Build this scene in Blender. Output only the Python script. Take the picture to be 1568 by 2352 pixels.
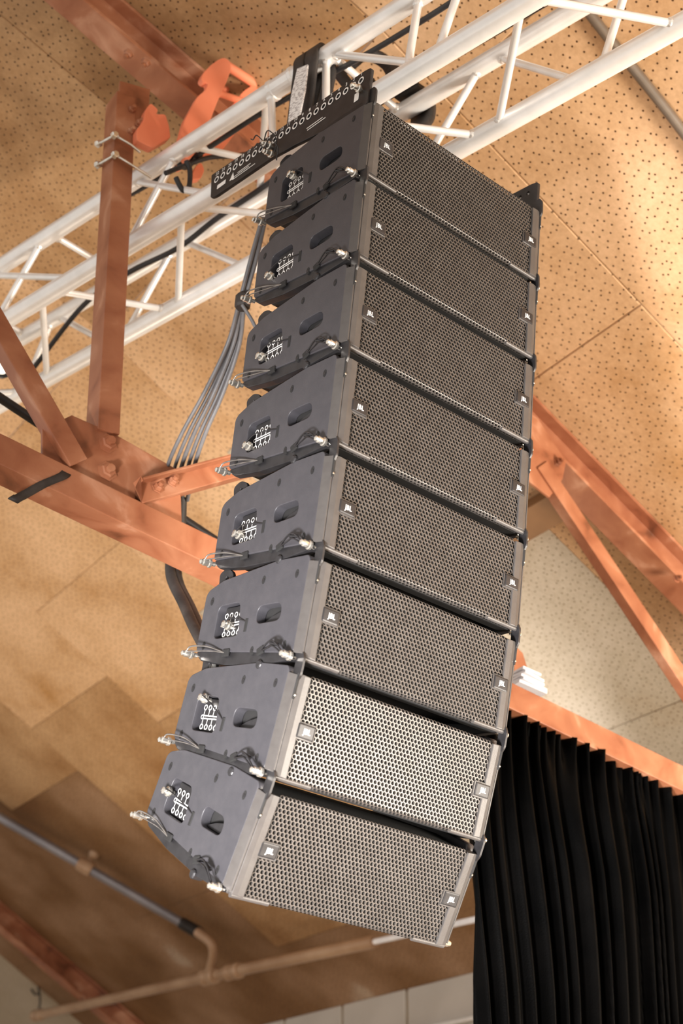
import bpy, bmesh, math, random
from mathutils import Vector, Matrix

for _o in list(bpy.data.objects):
    bpy.data.objects.remove(_o)
random.seed(7)
S = bpy.context.scene
COL = S.collection
V = Vector
R = math.radians

# ------------------------------------------------------------------ camera
FPX = 3334.26
CAM = V((-2.14464, -2.57594, -2.96880))
CM = Matrix(((0.830723, -0.259806, -0.492341),
             (-0.556685, -0.388438, -0.734314),
             (-0.000465, 0.884091, -0.467315)))
cd = bpy.data.cameras.new('camera')
cam = bpy.data.objects.new('camera', cd)
COL.objects.link(cam)
cam.matrix_world = Matrix.Translation(CAM) @ CM.to_4x4()
cd.sensor_fit = 'HORIZONTAL'
cd.sensor_width = 24.0
cd.lens = FPX / 1568 * 24.0
cd.clip_end = 100
cd.dof.use_dof = True
cd.dof.focus_distance = 4.05
cd.dof.aperture_fstop = cd.lens / 1000 / 0.018
S.camera = cam

# ------------------------------------------------------------------ world, lamps, exposure
w = bpy.data.worlds.new('hall')
S.world = w
w.use_nodes = True
w.node_tree.nodes['Background'].inputs[0].default_value = (1.0, 0.93, 0.86, 1)
w.node_tree.nodes['Background'].inputs[1].default_value = 0.58


def area(name, loc, target, size, power, col):
    d = bpy.data.lights.new(name, 'AREA')
    d.shape = 'DISK'
    d.size = size
    d.energy = power
    d.color = col
    o = bpy.data.objects.new(name, d)
    COL.objects.link(o)
    o.location = loc
    o.rotation_euler = (V(target) - V(loc)).to_track_quat('-Z', 'Y').to_euler()
    return o


def spot(name, loc, target, angle, power, col, radius=0.15, blend=0.8):
    d = bpy.data.lights.new(name, 'SPOT')
    d.spot_size = R(angle)
    d.spot_blend = blend
    d.energy = power
    d.color = col
    d.shadow_soft_size = radius
    o = bpy.data.objects.new(name, d)
    COL.objects.link(o)
    o.location = loc
    o.rotation_euler = (V(target) - V(loc)).to_track_quat('-Z', 'Y').to_euler()
    return o


area('fill_light_right', (3.3, -3.6, -3.4), (1.0, 0.6, 0.3), 1.6, 430, (1.0, 0.90, 0.78))  # unseen lamp added low at the right front to brighten ceiling and truss
spot('fill_light_left', (-3.1, -1.3, -4.1), (-0.35, 0.25, -2.0), 38, 2500, (1.0, 0.97, 0.96), 0.4, 1.0)  # unseen spot added at lower left to brighten the lowest cabinets
spot('fill_light_far', (0.4, 4.9, -4.2), (1.1, 4.6, 0.5), 80, 360, (1.0, 0.88, 0.72))  # unseen spot added to brighten the ceiling farther back
S.view_settings.view_transform = 'Standard'
S.view_settings.look = 'None'
S.view_settings.gamma = 1.0
S.view_settings.use_curve_mapping = False
S.view_settings.exposure = 0.55


# ------------------------------------------------------------------ survey helpers (photo bearing -> point on a real plane)
def bearing(px, py):
    return (CM @ V(((px - 784) / FPX, -(py - 1176) / FPX, -1))).normalized()


def on(px, py, n, d):
    r = bearing(px, py)
    n = V(n)
    return CAM + r * ((d - n.dot(CAM)) / n.dot(r))


def onY(px, py, y):
    return on(px, py, (0, 1, 0), y)


def onX(px, py, x):
    return on(px, py, (1, 0, 0), x)


def project(X):
    c = CM.transposed() @ (V(X) - CAM)
    return (784 + FPX * c.x / -c.z, 1176 - FPX * c.y / -c.z)


# ------------------------------------------------------------------ materials
def newmat(name):
    m = bpy.data.materials.new(name)
    m.use_nodes = True
    nt = m.node_tree
    return m, nt, nt.nodes['Principled BSDF']


def N(nt, t, **kw):
    n = nt.nodes.new(t)
    for k, v in kw.items():
        if k.startswith('i_'):
            n.inputs[k[2:].replace('_', ' ')].default_value = v
        else:
            setattr(n, k, v)
    return n


def ramp(nt, stops):
    n = nt.nodes.new('ShaderNodeValToRGB')
    e = n.color_ramp.elements
    while len(e) > 1:
        e.remove(e[0])
    e[0].position = stops[0][0]
    e[0].color = (*stops[0][1], 1)
    for p, c in stops[1:]:
        q = e.new(p)
        q.color = (*c, 1)
    return n


def noisy(name, stops, scale=8, rough=0.5, metal=0.0, bump=0.0, detail=6, coord='Object', rough2=None, distortion=0.0, spec=0.5, bscale=None):
    m, nt, b = newmat(name)
    tc = N(nt, 'ShaderNodeTexCoord')
    nz = N(nt, 'ShaderNodeTexNoise')
    nz.inputs['Scale'].default_value = scale
    nz.inputs['Detail'].default_value = detail
    nz.inputs['Distortion'].default_value = distortion
    nt.links.new(tc.outputs[coord], nz.inputs['Vector'])
    rp = ramp(nt, stops)
    nt.links.new(nz.outputs['Fac'], rp.inputs[0])
    nt.links.new(rp.outputs[0], b.inputs['Base Color'])
    b.inputs['Roughness'].default_value = rough
    b.inputs['Metallic'].default_value = metal
    b.inputs['Specular IOR Level'].default_value = spec
    if rough2 is not None:
        mr = N(nt, 'ShaderNodeMapRange')
        mr.inputs['To Min'].default_value = rough
        mr.inputs['To Max'].default_value = rough2
        nt.links.new(nz.outputs['Fac'], mr.inputs[0])
        nt.links.new(mr.outputs[0], b.inputs['Roughness'])
    if bump:
        n2 = N(nt, 'ShaderNodeTexNoise')
        n2.inputs['Scale'].default_value = bscale or scale * 4
        n2.inputs['Detail'].default_value = 5
        nt.links.new(tc.outputs[coord], n2.inputs['Vector'])
        bp = N(nt, 'ShaderNodeBump')
        bp.inputs['Strength'].default_value = bump
        bp.inputs['Distance'].default_value = 0.004
        nt.links.new(n2.outputs['Fac'], bp.inputs['Height'])
        nt.links.new(bp.outputs[0], b.inputs['Normal'])
    return m


def acoustic(name, c1, c2, stain, hole, lit_patch=None):
    """perforated, lightly stained acoustic board; the pin holes are staggered and a little uneven"""
    m, nt, b = newmat(name)
    tc = N(nt, 'ShaderNodeTexCoord')
    oi = N(nt, 'ShaderNodeObjectInfo')
    mul = N(nt, 'ShaderNodeVectorMath', operation='SCALE')
    mul.inputs['Scale'].default_value = 37.0
    cmb = N(nt, 'ShaderNodeCombineXYZ')
    nt.links.new(oi.outputs['Random'], cmb.inputs[0])
    nt.links.new(oi.outputs['Random'], cmb.inputs[1])
    nt.links.new(cmb.outputs[0], mul.inputs[0])
    add = N(nt, 'ShaderNodeVectorMath', operation='ADD')
    nt.links.new(tc.outputs['Object'], add.inputs[0])
    nt.links.new(mul.outputs[0], add.inputs[1])
    nz = N(nt, 'ShaderNodeTexNoise')
    nz.inputs['Scale'].default_value = 1.3
    nz.inputs['Detail'].default_value = 7
    nz.inputs['Roughness'].default_value = 0.62
    nt.links.new(add.outputs[0], nz.inputs['Vector'])
    rp = ramp(nt, [(0.30, stain), (0.46, c1), (0.62, c2)])
    if lit_patch:                                # pools of light painted into the colour, running on from board to board
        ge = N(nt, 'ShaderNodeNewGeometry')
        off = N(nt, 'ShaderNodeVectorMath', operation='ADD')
        off.inputs[1].default_value = lit_patch[1]
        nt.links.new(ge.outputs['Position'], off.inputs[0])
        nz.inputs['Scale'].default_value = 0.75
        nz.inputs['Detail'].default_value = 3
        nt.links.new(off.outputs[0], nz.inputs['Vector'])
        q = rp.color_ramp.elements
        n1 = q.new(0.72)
        n1.color = (*lit_patch[0], 1)
    nt.links.new(nz.outputs['Fac'], rp.inputs[0])
    fine = N(nt, 'ShaderNodeTexNoise')
    fine.inputs['Scale'].default_value = 60
    fine.inputs['Detail'].default_value = 4
    nt.links.new(add.outputs[0], fine.inputs['Vector'])
    rf = ramp(nt, [(0.3, (0.80, 0.78, 0.74)), (0.7, (1.0, 1.0, 1.0))])
    nt.links.new(fine.outputs['Fac'], rf.inputs[0])
    mx = N(nt, 'ShaderNodeMix', data_type='RGBA', blend_type='MULTIPLY')
    mx.inputs[0].default_value = 0.8
    nt.links.new(rp.outputs[0], mx.inputs[6])
    nt.links.new(rf.outputs[0], mx.inputs[7])
    rot = N(nt, 'ShaderNodeMapping')
    rot.inputs['Rotation'].default_value = (0, 0, R(33))
    rot.inputs['Scale'].default_value = (1, 1, 0)
    nt.links.new(add.outputs[0], rot.inputs[0])
    vo = N(nt, 'ShaderNodeTexVoronoi', voronoi_dimensions='2D', feature='F1')
    vo.inputs['Scale'].default_value = 27.0
    vo.inputs['Randomness'].default_value = 0.60
    nt.links.new(rot.outputs[0], vo.inputs['Vector'])
    rd = N(nt, 'ShaderNodeMapRange')
    rd.inputs['From Min'].default_value = 0.090
    rd.inputs['From Max'].default_value = 0.135
    nt.links.new(vo.outputs['Distance'], rd.inputs[0])
    mh = N(nt, 'ShaderNodeMix', data_type='RGBA')
    nt.links.new(rd.outputs[0], mh.inputs[0])
    mh.inputs[6].default_value = (*hole, 1)
    nt.links.new(mx.outputs[2], mh.inputs[7])
    nt.links.new(mh.outputs[2], b.inputs['Base Color'])
    b.inputs['Roughness'].default_value = 0.62
    b.inputs['Specular IOR Level'].default_value = 0.3
    bp = N(nt, 'ShaderNodeBump')
    bp.inputs['Strength'].default_value = 0.35
    bp.inputs['Distance'].default_value = 0.004
    nt.links.new(rd.outputs[0], bp.inputs['Height'])
    nt.links.new(bp.outputs[0], b.inputs['Normal'])
    return m


M = {}
M['tan'] = acoustic('tan_board', (0.60, 0.375, 0.20), (0.70, 0.46, 0.27), (0.45, 0.24, 0.09), (0.10, 0.045, 0.015))
M['cream'] = acoustic('cream_board', (0.50, 0.43, 0.33), (0.55, 0.48, 0.385), (0.44, 0.35, 0.24), (0.20, 0.14, 0.08))
M['umber_dim'] = acoustic('umber_dim_board', (0.25, 0.135, 0.060), (0.40, 0.25, 0.15), (0.17, 0.08, 0.03), (0.05, 0.02, 0.01), ((0.66, 0.55, 0.44), (0.4, 0.3, 0)))  # brown board, with distant light fall-off and lit pools put into its colour
M['tan_shaded'] = acoustic('tan_board_shaded', (0.42, 0.245, 0.115), (0.53, 0.335, 0.175), (0.30, 0.15, 0.055), (0.07, 0.03, 0.012))  # tan board with shade put into its colour
M['backing'] = noisy('pale_backing', [(0.3, (0.62, 0.44, 0.26)), (0.7, (0.74, 0.55, 0.36))], 3, 0.8)
M['rust'] = noisy('red_oxide_paint', [(0.26, (0.13, 0.042, 0.018)), (0.40, (0.295, 0.102, 0.048)), (0.58, (0.385, 0.155, 0.078)), (0.74, (0.60, 0.33, 0.21))],
                  5.5, 0.30, 0.0, 0.25, 8, 'Object', 0.55, 0.6)
M['alu'] = noisy('brushed_aluminium', [(0.3, (0.86, 0.855, 0.84)), (0.7, (0.96, 0.955, 0.945))], 14, 0.32, 0.35, 0.05, 5)
M['weld'] = noisy('weld_bead', [(0.3, (0.70, 0.68, 0.64)), (0.7, (0.95, 0.94, 0.92))], 60, 0.35, 0.6, 0.6, 4, bscale=120)
M['cab'] = noisy('charcoal_paint', [(0.3, (0.040, 0.039, 0.045)), (0.7, (0.050, 0.048, 0.054))], 30, 0.42, 0.0, 0.12, 6, bscale=420)
M['rail'] = noisy('front_rail_paint', [(0.3, (0.058, 0.052, 0.049)), (0.7, (0.072, 0.066, 0.062))], 30, 0.40, 0.0, 0.1, 6, bscale=420)
M['grille'] = noisy('grille_coat', [(0.3, (0.085, 0.074, 0.066)), (0.7, (0.115, 0.102, 0.092))], 25, 0.36, 0.25)
M['black'] = noisy('black_foam', [(0.3, (0.008, 0.008, 0.008)), (0.7, (0.014, 0.013, 0.013))], 40, 0.8)
M['blackmetal'] = noisy('black_metal', [(0.3, (0.014, 0.013, 0.014)), (0.7, (0.026, 0.025, 0.027))], 25, 0.42, 0.2, 0.05)
M['chrome'] = noisy('plated_steel', [(0.3, (0.62, 0.59, 0.53)), (0.7, (0.82, 0.79, 0.72))], 40, 0.22, 0.9)
M['wire'] = noisy('dull_steel_wire', [(0.3, (0.16, 0.15, 0.14)), (0.7, (0.30, 0.28, 0.26))], 40, 0.35, 0.7)
M['white'] = noisy('white_print', [(0.3, (0.80, 0.79, 0.77)), (0.7, (0.88, 0.87, 0.85))], 20, 0.5)
M['grey_cable'] = noisy('grey_cable_jacket', [(0.3, (0.085, 0.085, 0.09)), (0.7, (0.20, 0.195, 0.20))], 8, 0.45)
M['black_cable'] = noisy('black_cable_jacket', [(0.3, (0.012, 0.012, 0.014)), (0.7, (0.03, 0.03, 0.034))], 8, 0.4)
M['strap'] = noisy('black_polyester', [(0.3, (0.016, 0.013, 0.012)), (0.7, (0.05, 0.042, 0.038))], 12, 0.62, 0, 0.5, 6, bscale=60)
M['orange'] = noisy('orange_enamel', [(0.3, (0.88, 0.25, 0.13)), (0.7, (0.93, 0.30, 0.165))], 6, 0.42)
M['conduit'] = noisy('grey_conduit', [(0.3, (0.16, 0.13, 0.10)), (0.7, (0.30, 0.25, 0.20))], 6, 0.32, 0.5)
M['bluepipe'] = noisy('blue_grey_pipe', [(0.3, (0.20, 0.20, 0.23)), (0.7, (0.34, 0.34, 0.38))], 3, 0.28, 0.4)
M['ironpipe'] = noisy('painted_iron_pipe', [(0.3, (0.36, 0.22, 0.13)), (0.7, (0.50, 0.34, 0.22))], 4, 0.34, 0.1)
M['velour'] = noisy('black_velour', [(0.35, (0.0006, 0.0006, 0.0006)), (0.65, (0.0018, 0.0016, 0.0015))], 5, 0.36, 0, 0.15, 6, bscale=200, spec=0.05)
M['tile'] = noisy('pale_wall_board', [(0.3, (0.56, 0.53, 0.48)), (0.7, (0.66, 0.63, 0.58))], 2, 0.6)
M['mortar'] = noisy('cream_batten', [(0.3, (0.74, 0.64, 0.46)), (0.7, (0.82, 0.72, 0.55))], 2, 0.7)
M['wood'] = noisy('brown_timber', [(0.3, (0.14, 0.065, 0.022)), (0.7, (0.26, 0.13, 0.05))], 3, 0.5, 0, 0.15)
M['floor'] = noisy('pale_maple_floor', [(0.3, (0.52, 0.40, 0.27)), (0.7, (0.62, 0.49, 0.34))], 2, 0.45)
M['paper'] = noisy('white_paper', [(0.3, (0.72, 0.74, 0.80)), (0.7, (0.88, 0.89, 0.92))], 9, 0.6)


def label_print_mat():
    m, nt, b = newmat('printed_tag')
    tc = N(nt, 'ShaderNodeTexCoord')
    mp = N(nt, 'ShaderNodeMapping')
    mp.inputs['Scale'].default_value = (60, 60, 160)
    nt.links.new(tc.outputs['Object'], mp.inputs[0])
    nz = N(nt, 'ShaderNodeTexNoise')
    nz.inputs['Scale'].default_value = 1.5
    nt.links.new(mp.outputs[0], nz.inputs['Vector'])
    rp = ramp(nt, [(0.42, (0.45, 0.42, 0.42)), (0.5, (0.85, 0.84, 0.83))])
    nt.links.new(nz.outputs['Fac'], rp.inputs[0])
    nt.links.new(rp.outputs[0], b.inputs['Base Color'])
    b.inputs['Roughness'].default_value = 0.5
    return m


M['tag'] = label_print_mat()
lens_m, _nt, _b = newmat('lamp_lens')
_b.inputs['Base Color'].default_value = (0.9, 0.85, 0.75, 1)
_b.inputs['Emission Color'].default_value = (1, 0.93, 0.8, 1)
_b.inputs['Emission Strength'].default_value = 1.2
M['lens'] = lens_m


# ------------------------------------------------------------------ mesh builder
class MB:
    def __init__(self):
        self.v = []
        self.f = []
        self.s = []
        self.mi = []
        self.cur = 0

    def add(self, vs, fs, smooth=False):
        o = len(self.v)
        self.v.extend([tuple(x) for x in vs])
        for f in fs:
            self.f.append(tuple(i + o for i in f))
            self.s.append(smooth)
            self.mi.append(self.cur)
        return self

    def tube(self, pts, r, n=10, r2=None, flat=None):
        pts = [V(p) for p in pts]
        k = len(pts)
        vs = []
        t0 = (pts[1] - pts[0]).normalized()
        up = V((0, 0, 1)) if abs(t0.z) < 0.9 else V((1, 0, 0))
        a = t0.cross(up).normalized()
        for i, p in enumerate(pts):
            t = (pts[min(i + 1, k - 1)] - pts[max(i - 1, 0)]).normalized()
            a = (a - t * a.dot(t)).normalized()
            b = t.cross(a)
            rr = r if r2 is None else r + (r2 - r) * i / (k - 1)
            for j in range(n):
                q = 2 * math.pi * j / n
                vs.append(p + a * (math.cos(q) * rr) + b * (math.sin(q) * rr * (flat or 1)))
        fs = []
        for i in range(k - 1):
            for j in range(n):
                fs.append((i * n + j, i * n + (j + 1) % n, (i + 1) * n + (j + 1) % n, (i + 1) * n + j))
        self.add(vs, fs, True)
        self.add(vs[:n], [tuple(range(n))[::-1]])
        self.add(vs[-n:], [tuple(range(n))])
        return self

    def prism(self, poly, ext):
        """closed 3-D polygon pushed along ext"""
        n = len(poly)
        e = V(ext)
        a = [V(p) for p in poly]
        vs = a + [p + e for p in a]
        nrm = V((0, 0, 0))
        for i in range(n):
            nrm += a[i].cross(a[(i + 1) % n])
        fs = [tuple(range(n))[::-1], tuple(range(n, 2 * n))]
        fs += [(i, (i + 1) % n, n + (i + 1) % n, n + i) for i in range(n)]
        if nrm.dot(e) < 0:
            fs = [f[::-1] for f in fs]
        return self.add(vs, fs)

    def box(self, c, sx, sy, sz, m=None):
        c = V(c)
        vs = [V((x * sx / 2, y * sy / 2, z * sz / 2)) for x in (-1, 1) for y in (-1, 1) for z in (-1, 1)]
        if m is not None:
            vs = [m @ q for q in vs]
        vs = [q + c for q in vs]
        fs = [(0, 1, 3, 2), (4, 6, 7, 5), (0, 4, 5, 1), (2, 3, 7, 6), (0, 2, 6, 4), (1, 5, 7, 3)]
        return self.add(vs, fs)

    def ball(self, c, r, seg=10, rings=6, sc=(1, 1, 1)):
        c = V(c)
        vs = [c + V((0, 0, r * sc[2]))]
        for i in range(1, rings):
            t = math.pi * i / rings
            for j in range(seg):
                q = 2 * math.pi * j / seg
                vs.append(c + V((math.sin(t) * math.cos(q) * r * sc[0], math.sin(t) * math.sin(q) * r * sc[1], math.cos(t) * r * sc[2])))
        vs.append(c - V((0, 0, r * sc[2])))
        fs = [(0, 1 + j, 1 + (j + 1) % seg) for j in range(seg)]
        for i in range(rings - 2):
            for j in range(seg):
                a0 = 1 + i * seg
                fs.append((a0 + j, a0 + seg + j, a0 + seg + (j + 1) % seg, a0 + (j + 1) % seg))
        l = len(vs) - 1
        a0 = 1 + (rings - 2) * seg
        fs += [(l, a0 + (j + 1) % seg, a0 + j) for j in range(seg)]
        return self.add(vs, fs, True)

    def lathe(self, base, axis, prof, n=14):
        """prof: (radius, distance along axis)"""
        base = V(base)
        ax = V(axis).normalized()
        a = ax.orthogonal().normalized()
        b = ax.cross(a)
        vs = []
        for r, h in prof:
            for j in range(n):
                q = 2 * math.pi * j / n
                vs.append(base + ax * h + a * (r * math.cos(q)) + b * (r * math.sin(q)))
        fs = []
        for i in range(len(prof) - 1):
            for j in range(n):
                fs.append((i * n + j, i * n + (j + 1) % n, (i + 1) * n + (j + 1) % n, (i + 1) * n + j))
        fs.append(tuple(range(n))[::-1])
        k = (len(prof) - 1) * n
        fs.append(tuple(range(k, k + n)))
        return self.add(vs, fs)

    def profile(self, poly2, p0, p1, side, up):
        """2-D section (along side, along up) pushed from p0 to p1"""
        p0, p1, side, up = V(p0), V(p1), V(side), V(up)
        d = p1 - p0
        poly = [p0 + side * a + up * b for a, b in poly2]
        return self.prism(poly, d)

    def mesh(self, name, mats):
        me = bpy.data.meshes.new(name)
        me.from_pydata(self.v, [], self.f)
        for m in (mats if isinstance(mats, (list, tuple)) else [mats]):
            me.materials.append(m)
        me.polygons.foreach_set('use_smooth', self.s)
        me.polygons.foreach_set('material_index', self.mi)
        me.update()
        return me

    def build(self, name, mats, parent=None, label=None):
        return link(name, self.mesh(name, mats), parent, label)


def link(name, me, parent=None, label=None):
    o = bpy.data.objects.new(name, me)
    COL.objects.link(o)
    if parent is not None:
        o.parent = parent
    if label:
        o['label'] = label
    return o


def empty(name, label, cat, loc=(0, 0, 0), group=None):
    o = bpy.data.objects.new(name, None)
    COL.objects.link(o)
    o.location = loc
    o.empty_display_size = 0.1
    return tag(o, label, cat, group)


def tag(o, label, cat, group=None):
    o['label'] = label
    o['category'] = cat
    if group:
        o['group'] = group
    return o


def rebase(root, p):
    """put an Empty at p while its children, built in world coordinates, stay where they are"""
    root.location = p
    for c in root.children:
        c.location = c.location - V(p)


def bevel_mesh(me, width, seg=2, angle=40):
    bm = bmesh.new()
    bm.from_mesh(me)
    bmesh.ops.remove_doubles(bm, verts=bm.verts, dist=1e-5)
    es = [e for e in bm.edges if len(e.link_faces) == 2 and e.calc_face_angle(0) > R(angle)]
    bmesh.ops.bevel(bm, geom=es, offset=width, segments=seg, affect='EDGES', profile=0.6, clamp_overlap=True)
    bm.to_mesh(me)
    bm.free()
    return me


def plate_mesh(name, outline, holes, thick, bevel, mat, res=2):
    """flat plate with holes, in local x/y, thickness along z (curve fill)"""
    cu = bpy.data.curves.new(name, 'CURVE')
    cu.dimensions = '2D'
    cu.fill_mode = 'BOTH'
    cu.extrude = thick / 2 - bevel
    cu.bevel_depth = bevel
    cu.bevel_resolution = res
    cu.offset = -bevel
    for loop in [outline] + list(holes):
        sp = cu.splines.new('POLY')
        sp.points.add(len(loop) - 1)
        for q, (x, y) in zip(sp.points, loop):
            q.co = (x, y, 0, 1)
        sp.use_cyclic_u = True
    return curve_to_mesh(cu, name, mat)


def curve_to_mesh(cu, name, mat):
    o = bpy.data.objects.new('tmp', cu)
    COL.objects.link(o)
    dg = bpy.context.evaluated_depsgraph_get()
    me = bpy.data.meshes.new_from_object(o.evaluated_get(dg))
    me.name = name
    me.materials.clear()
    me.materials.append(mat)
    bpy.data.objects.remove(o)
    return me


def text_mesh(txt, size, depth, mat, bold=0.0):
    cu = bpy.data.curves.new('text', 'FONT')
    cu.body = txt
    cu.size = size
    cu.align_x = 'CENTER'
    cu.align_y = 'CENTER'
    cu.extrude = depth
    cu.resolution_u = 2
    cu.offset = size * bold
    cu.space_character = 1.0 + bold * 12
    return curve_to_mesh(cu, 'lettering', mat)


def rounded(poly, r, n=5):
    """round the corners of a 2-D polygon"""
    out = []
    k = len(poly)
    for i in range(k):
        p = V((*poly[i], 0))
        a = V((*poly[i - 1], 0))
        b = V((*poly[(i + 1) % k], 0))
        da, db = (a - p), (b - p)
        rr = min(r, da.length * 0.48, db.length * 0.48)
        pa, pb = p + da.normalized() * rr, p + db.normalized() * rr
        for j in range(n + 1):
            t = j / n
            q = pa * (1 - t) ** 2 + p * 2 * t * (1 - t) + pb * t * t
            out.append((q.x, q.y))
    return out


def circle(cx, cy, r, n=12):
    return [(cx + r * math.cos(2 * math.pi * j / n), cy + r * math.sin(2 * math.pi * j / n)) for j in range(n)]


def smooth_path(pts, n=6):
    """Catmull-Rom through the points"""
    p = [V(q) for q in pts]
    p = [p[0] * 2 - p[1]] + p + [p[-1] * 2 - p[-2]]
    out = []
    for i in range(1, len(p) - 2):
        for j in range(n):
            t = j / n
            a, b, c, d = p[i - 1], p[i], p[i + 1], p[i + 2]
            out.append(0.5 * ((2 * b) + (c - a) * t + (2 * a - 5 * b + 4 * c - d) * t * t + (3 * b - a - 3 * c + d) * t ** 3))
    out.append(p[-2])
    return out


# ================================================================== SETTING
Y0 = 1.35                                   # plane of the near steel roof truss
NL, DL = V((0.41364971, 0, 0.91043611)), 1.1720036
NR, DR = V((0.52638358, 0, 0.85024721)), 1.1227314
KINK = V((0.20137629, 0, 1.1958054))
TL = V((0.91043611, 0, -0.41364971))        # down-slope directions
TR = V((0.85024721, 0, -0.52638358))
YB, YF = 15.0, -4.4
XW = 4.03
FZ = CAM.z - 1.6


def structure(o):
    o['kind'] = 'structure'
    return o


fl = structure(MB().box((-0.7, (YB + YF) / 2, FZ - 0.05), 9.6, YB - YF + 0.4, 0.1).build('floor', M['floor']))

# ceiling: backing boards + loose-laid perforated panels, each its own piece
ce = MB()
LL, LR = 4.2, (XW - KINK.x) / TR.x + 0.1
for org, t, n, ln in ((KINK, TL * -1, NL, LL), (KINK, TR, NR, LR)):
    a = V((org.x, YF, org.z)) + n * 0.004
    ce.prism([a, a + t * ln, a + t * ln + V((0, YB - YF, 0)), a + V((0, YB - YF, 0))], n * 0.08)
ceil = structure(ce.build('ceiling', M['backing']))
cache = {}


def panel(org, t, n, s0, s1, y0, y1, mat):
    w_, l_ = s1 - s0, y1 - y0
    key = (round(w_, 3), round(l_, 3), mat, y0 < 1.8)
    if key not in cache:
        g = 0.006 if y0 < 1.8 else 0.003
        me = MB().box((0, 0, 0), w_ - g, l_ - g, 0.018).mesh('ceiling_panel', M[mat])
        cache[key] = bevel_mesh(me, 0.003, 1)
    o = link('ceiling_panel', cache[key], ceil)
    c = org + t * ((s0 + s1) / 2) + V((0, (y0 + y1) / 2, 0)) + n * 0.006
    o.matrix_world = Matrix.Translation(c) @ Matrix((t, V((0, 1, 0)), t.cross(V((0, 1, 0))))).transposed().to_4x4()
    o['kind'] = 'structure'


rows = []
yy = 0.65 - 1.2 * 4
k = -4
while yy < YB - 0.1:
    rows.append((yy, min(yy + 1.2, YB), k))
    yy += 1.2
    k += 1
for y0, y1, k in rows:
    cuts = [0, 1.457, 3.857, LR] if k >= 0 else [0, 0.35, 2.75, LR]
    if k > 0 and k % 2 == 1:
        cuts = [0, 0.85, 1.9, 3.2, LR]
    for s0, s1 in zip(cuts, cuts[1:]):
        mid = (s0 + s1) / 2
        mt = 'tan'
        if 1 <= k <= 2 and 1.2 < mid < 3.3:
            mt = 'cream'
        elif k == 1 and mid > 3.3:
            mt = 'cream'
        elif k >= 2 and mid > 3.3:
            mt = 'umber_dim'
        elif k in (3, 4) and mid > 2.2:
            mt = 'tan_shaded'
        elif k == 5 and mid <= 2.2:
            mt = 'tan_shaded'
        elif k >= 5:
            mt = 'umber_dim'
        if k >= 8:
            mt = 'cream'  # brighter light beyond the far rafter, put into the board colour
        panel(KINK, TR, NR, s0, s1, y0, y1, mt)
    cl = [0, 1.2, 2.4, 3.6, LL] if k % 2 else [0, 2.4, LL]
    for s0, s1 in zip(cl, cl[1:]):
        panel(V((KINK.x, 0, KINK.z)), TL * -1, NL, s0, s1, y0, y1, 'tan_shaded' if k in (0, 1) else 'tan')  # near rows of this slope darker: blocked light painted into the boards

# right-hand wall: cream battens with pale boards between them
wz1 = -1.19
wall = structure(MB().box((XW + 0.09, (YB + YF) / 2, (FZ - 0.9) / 2), 0.1, YB - YF, -FZ - 0.9 + 0.2).build('wall_right', M['mortar']))
ys = [5.05 + 0.8 * q for q in range(-11, 13)]
for ya, yb in zip(ys, ys[1:]):
    for za, zb in ((wz1 - 0.27, wz1), (wz1 - 0.75, wz1 - 0.31), (wz1 - 1.95, wz1 - 0.80), (FZ, wz1 - 2.0)):
        key = ('wp', round(zb - za, 3))
        if key not in cache:
            cache[key] = bevel_mesh(MB().box((0, 0, 0), 0.03, 0.762, zb - za).mesh('wall_panel', M['tile']), 0.004, 1)
        o = link('wall_panel', cache[key], wall)
        o.location = (XW + 0.027, (ya + yb) / 2, (za + zb) / 2)
        o['kind'] = 'structure'
structure(MB().box((XW, (YB + YF) / 2, wz1 - 0.29), 0.05, YB - YF, 0.022).build('trim_1', M['white']))
structure(MB().box((-0.7, YB + 0.08, (FZ + 2.9) / 2), 9.6, 0.1, 2.9 - FZ).build('wall_back', M['tile']))

# short timber purlin under the right-hand slope
for sx, y_a, y_b in ((1.98, 1.5, 4.2),):
    c = KINK + TR * sx
    MB().prism([c + V((0, y_a, 0)) + TR * -0.07 - NR * 0.004, c + V((0, y_a, 0)) + TR * 0.07 - NR * 0.004,
                c + V((0, y_a, 0)) + TR * 0.07 - NR * 0.10, c + V((0, y_a, 0)) + TR * -0.07 - NR * 0.10], (0, y_b - y_a, 0)).build('trim_%d' % (2 + int(sx)), M['wood'])['kind'] = 'structure'


# ================================================================== steel roof trusses
def ibeam(h, b, tw, tf):
    return [(-b / 2, 0), (b / 2, 0), (b / 2, tf), (tw / 2, tf), (tw / 2, h - tf), (b / 2, h - tf), (b / 2, h), (-b / 2, h), (-b / 2, h - tf), (-tw / 2, h - tf), (-tw / 2, tf), (-b / 2, tf)]


YV = V((0, 1, 0))


def bolt(root, p, axis, r=0.027, h=0.02):
    ax = V(axis)
    m = MB()
    m.lathe(p, ax, [(r * 1.35, 0), (r * 1.35, h * 0.2), (r, h * 0.25), (r, h * 0.8), (r * 0.8, h)], 6)
    m.lathe(V(p) + ax.normalized() * h, ax, [(r * 0.55, 0), (r * 0.55, h * 0.7)], 8)
    return m.build('bolt', M['rust'], root)


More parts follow.
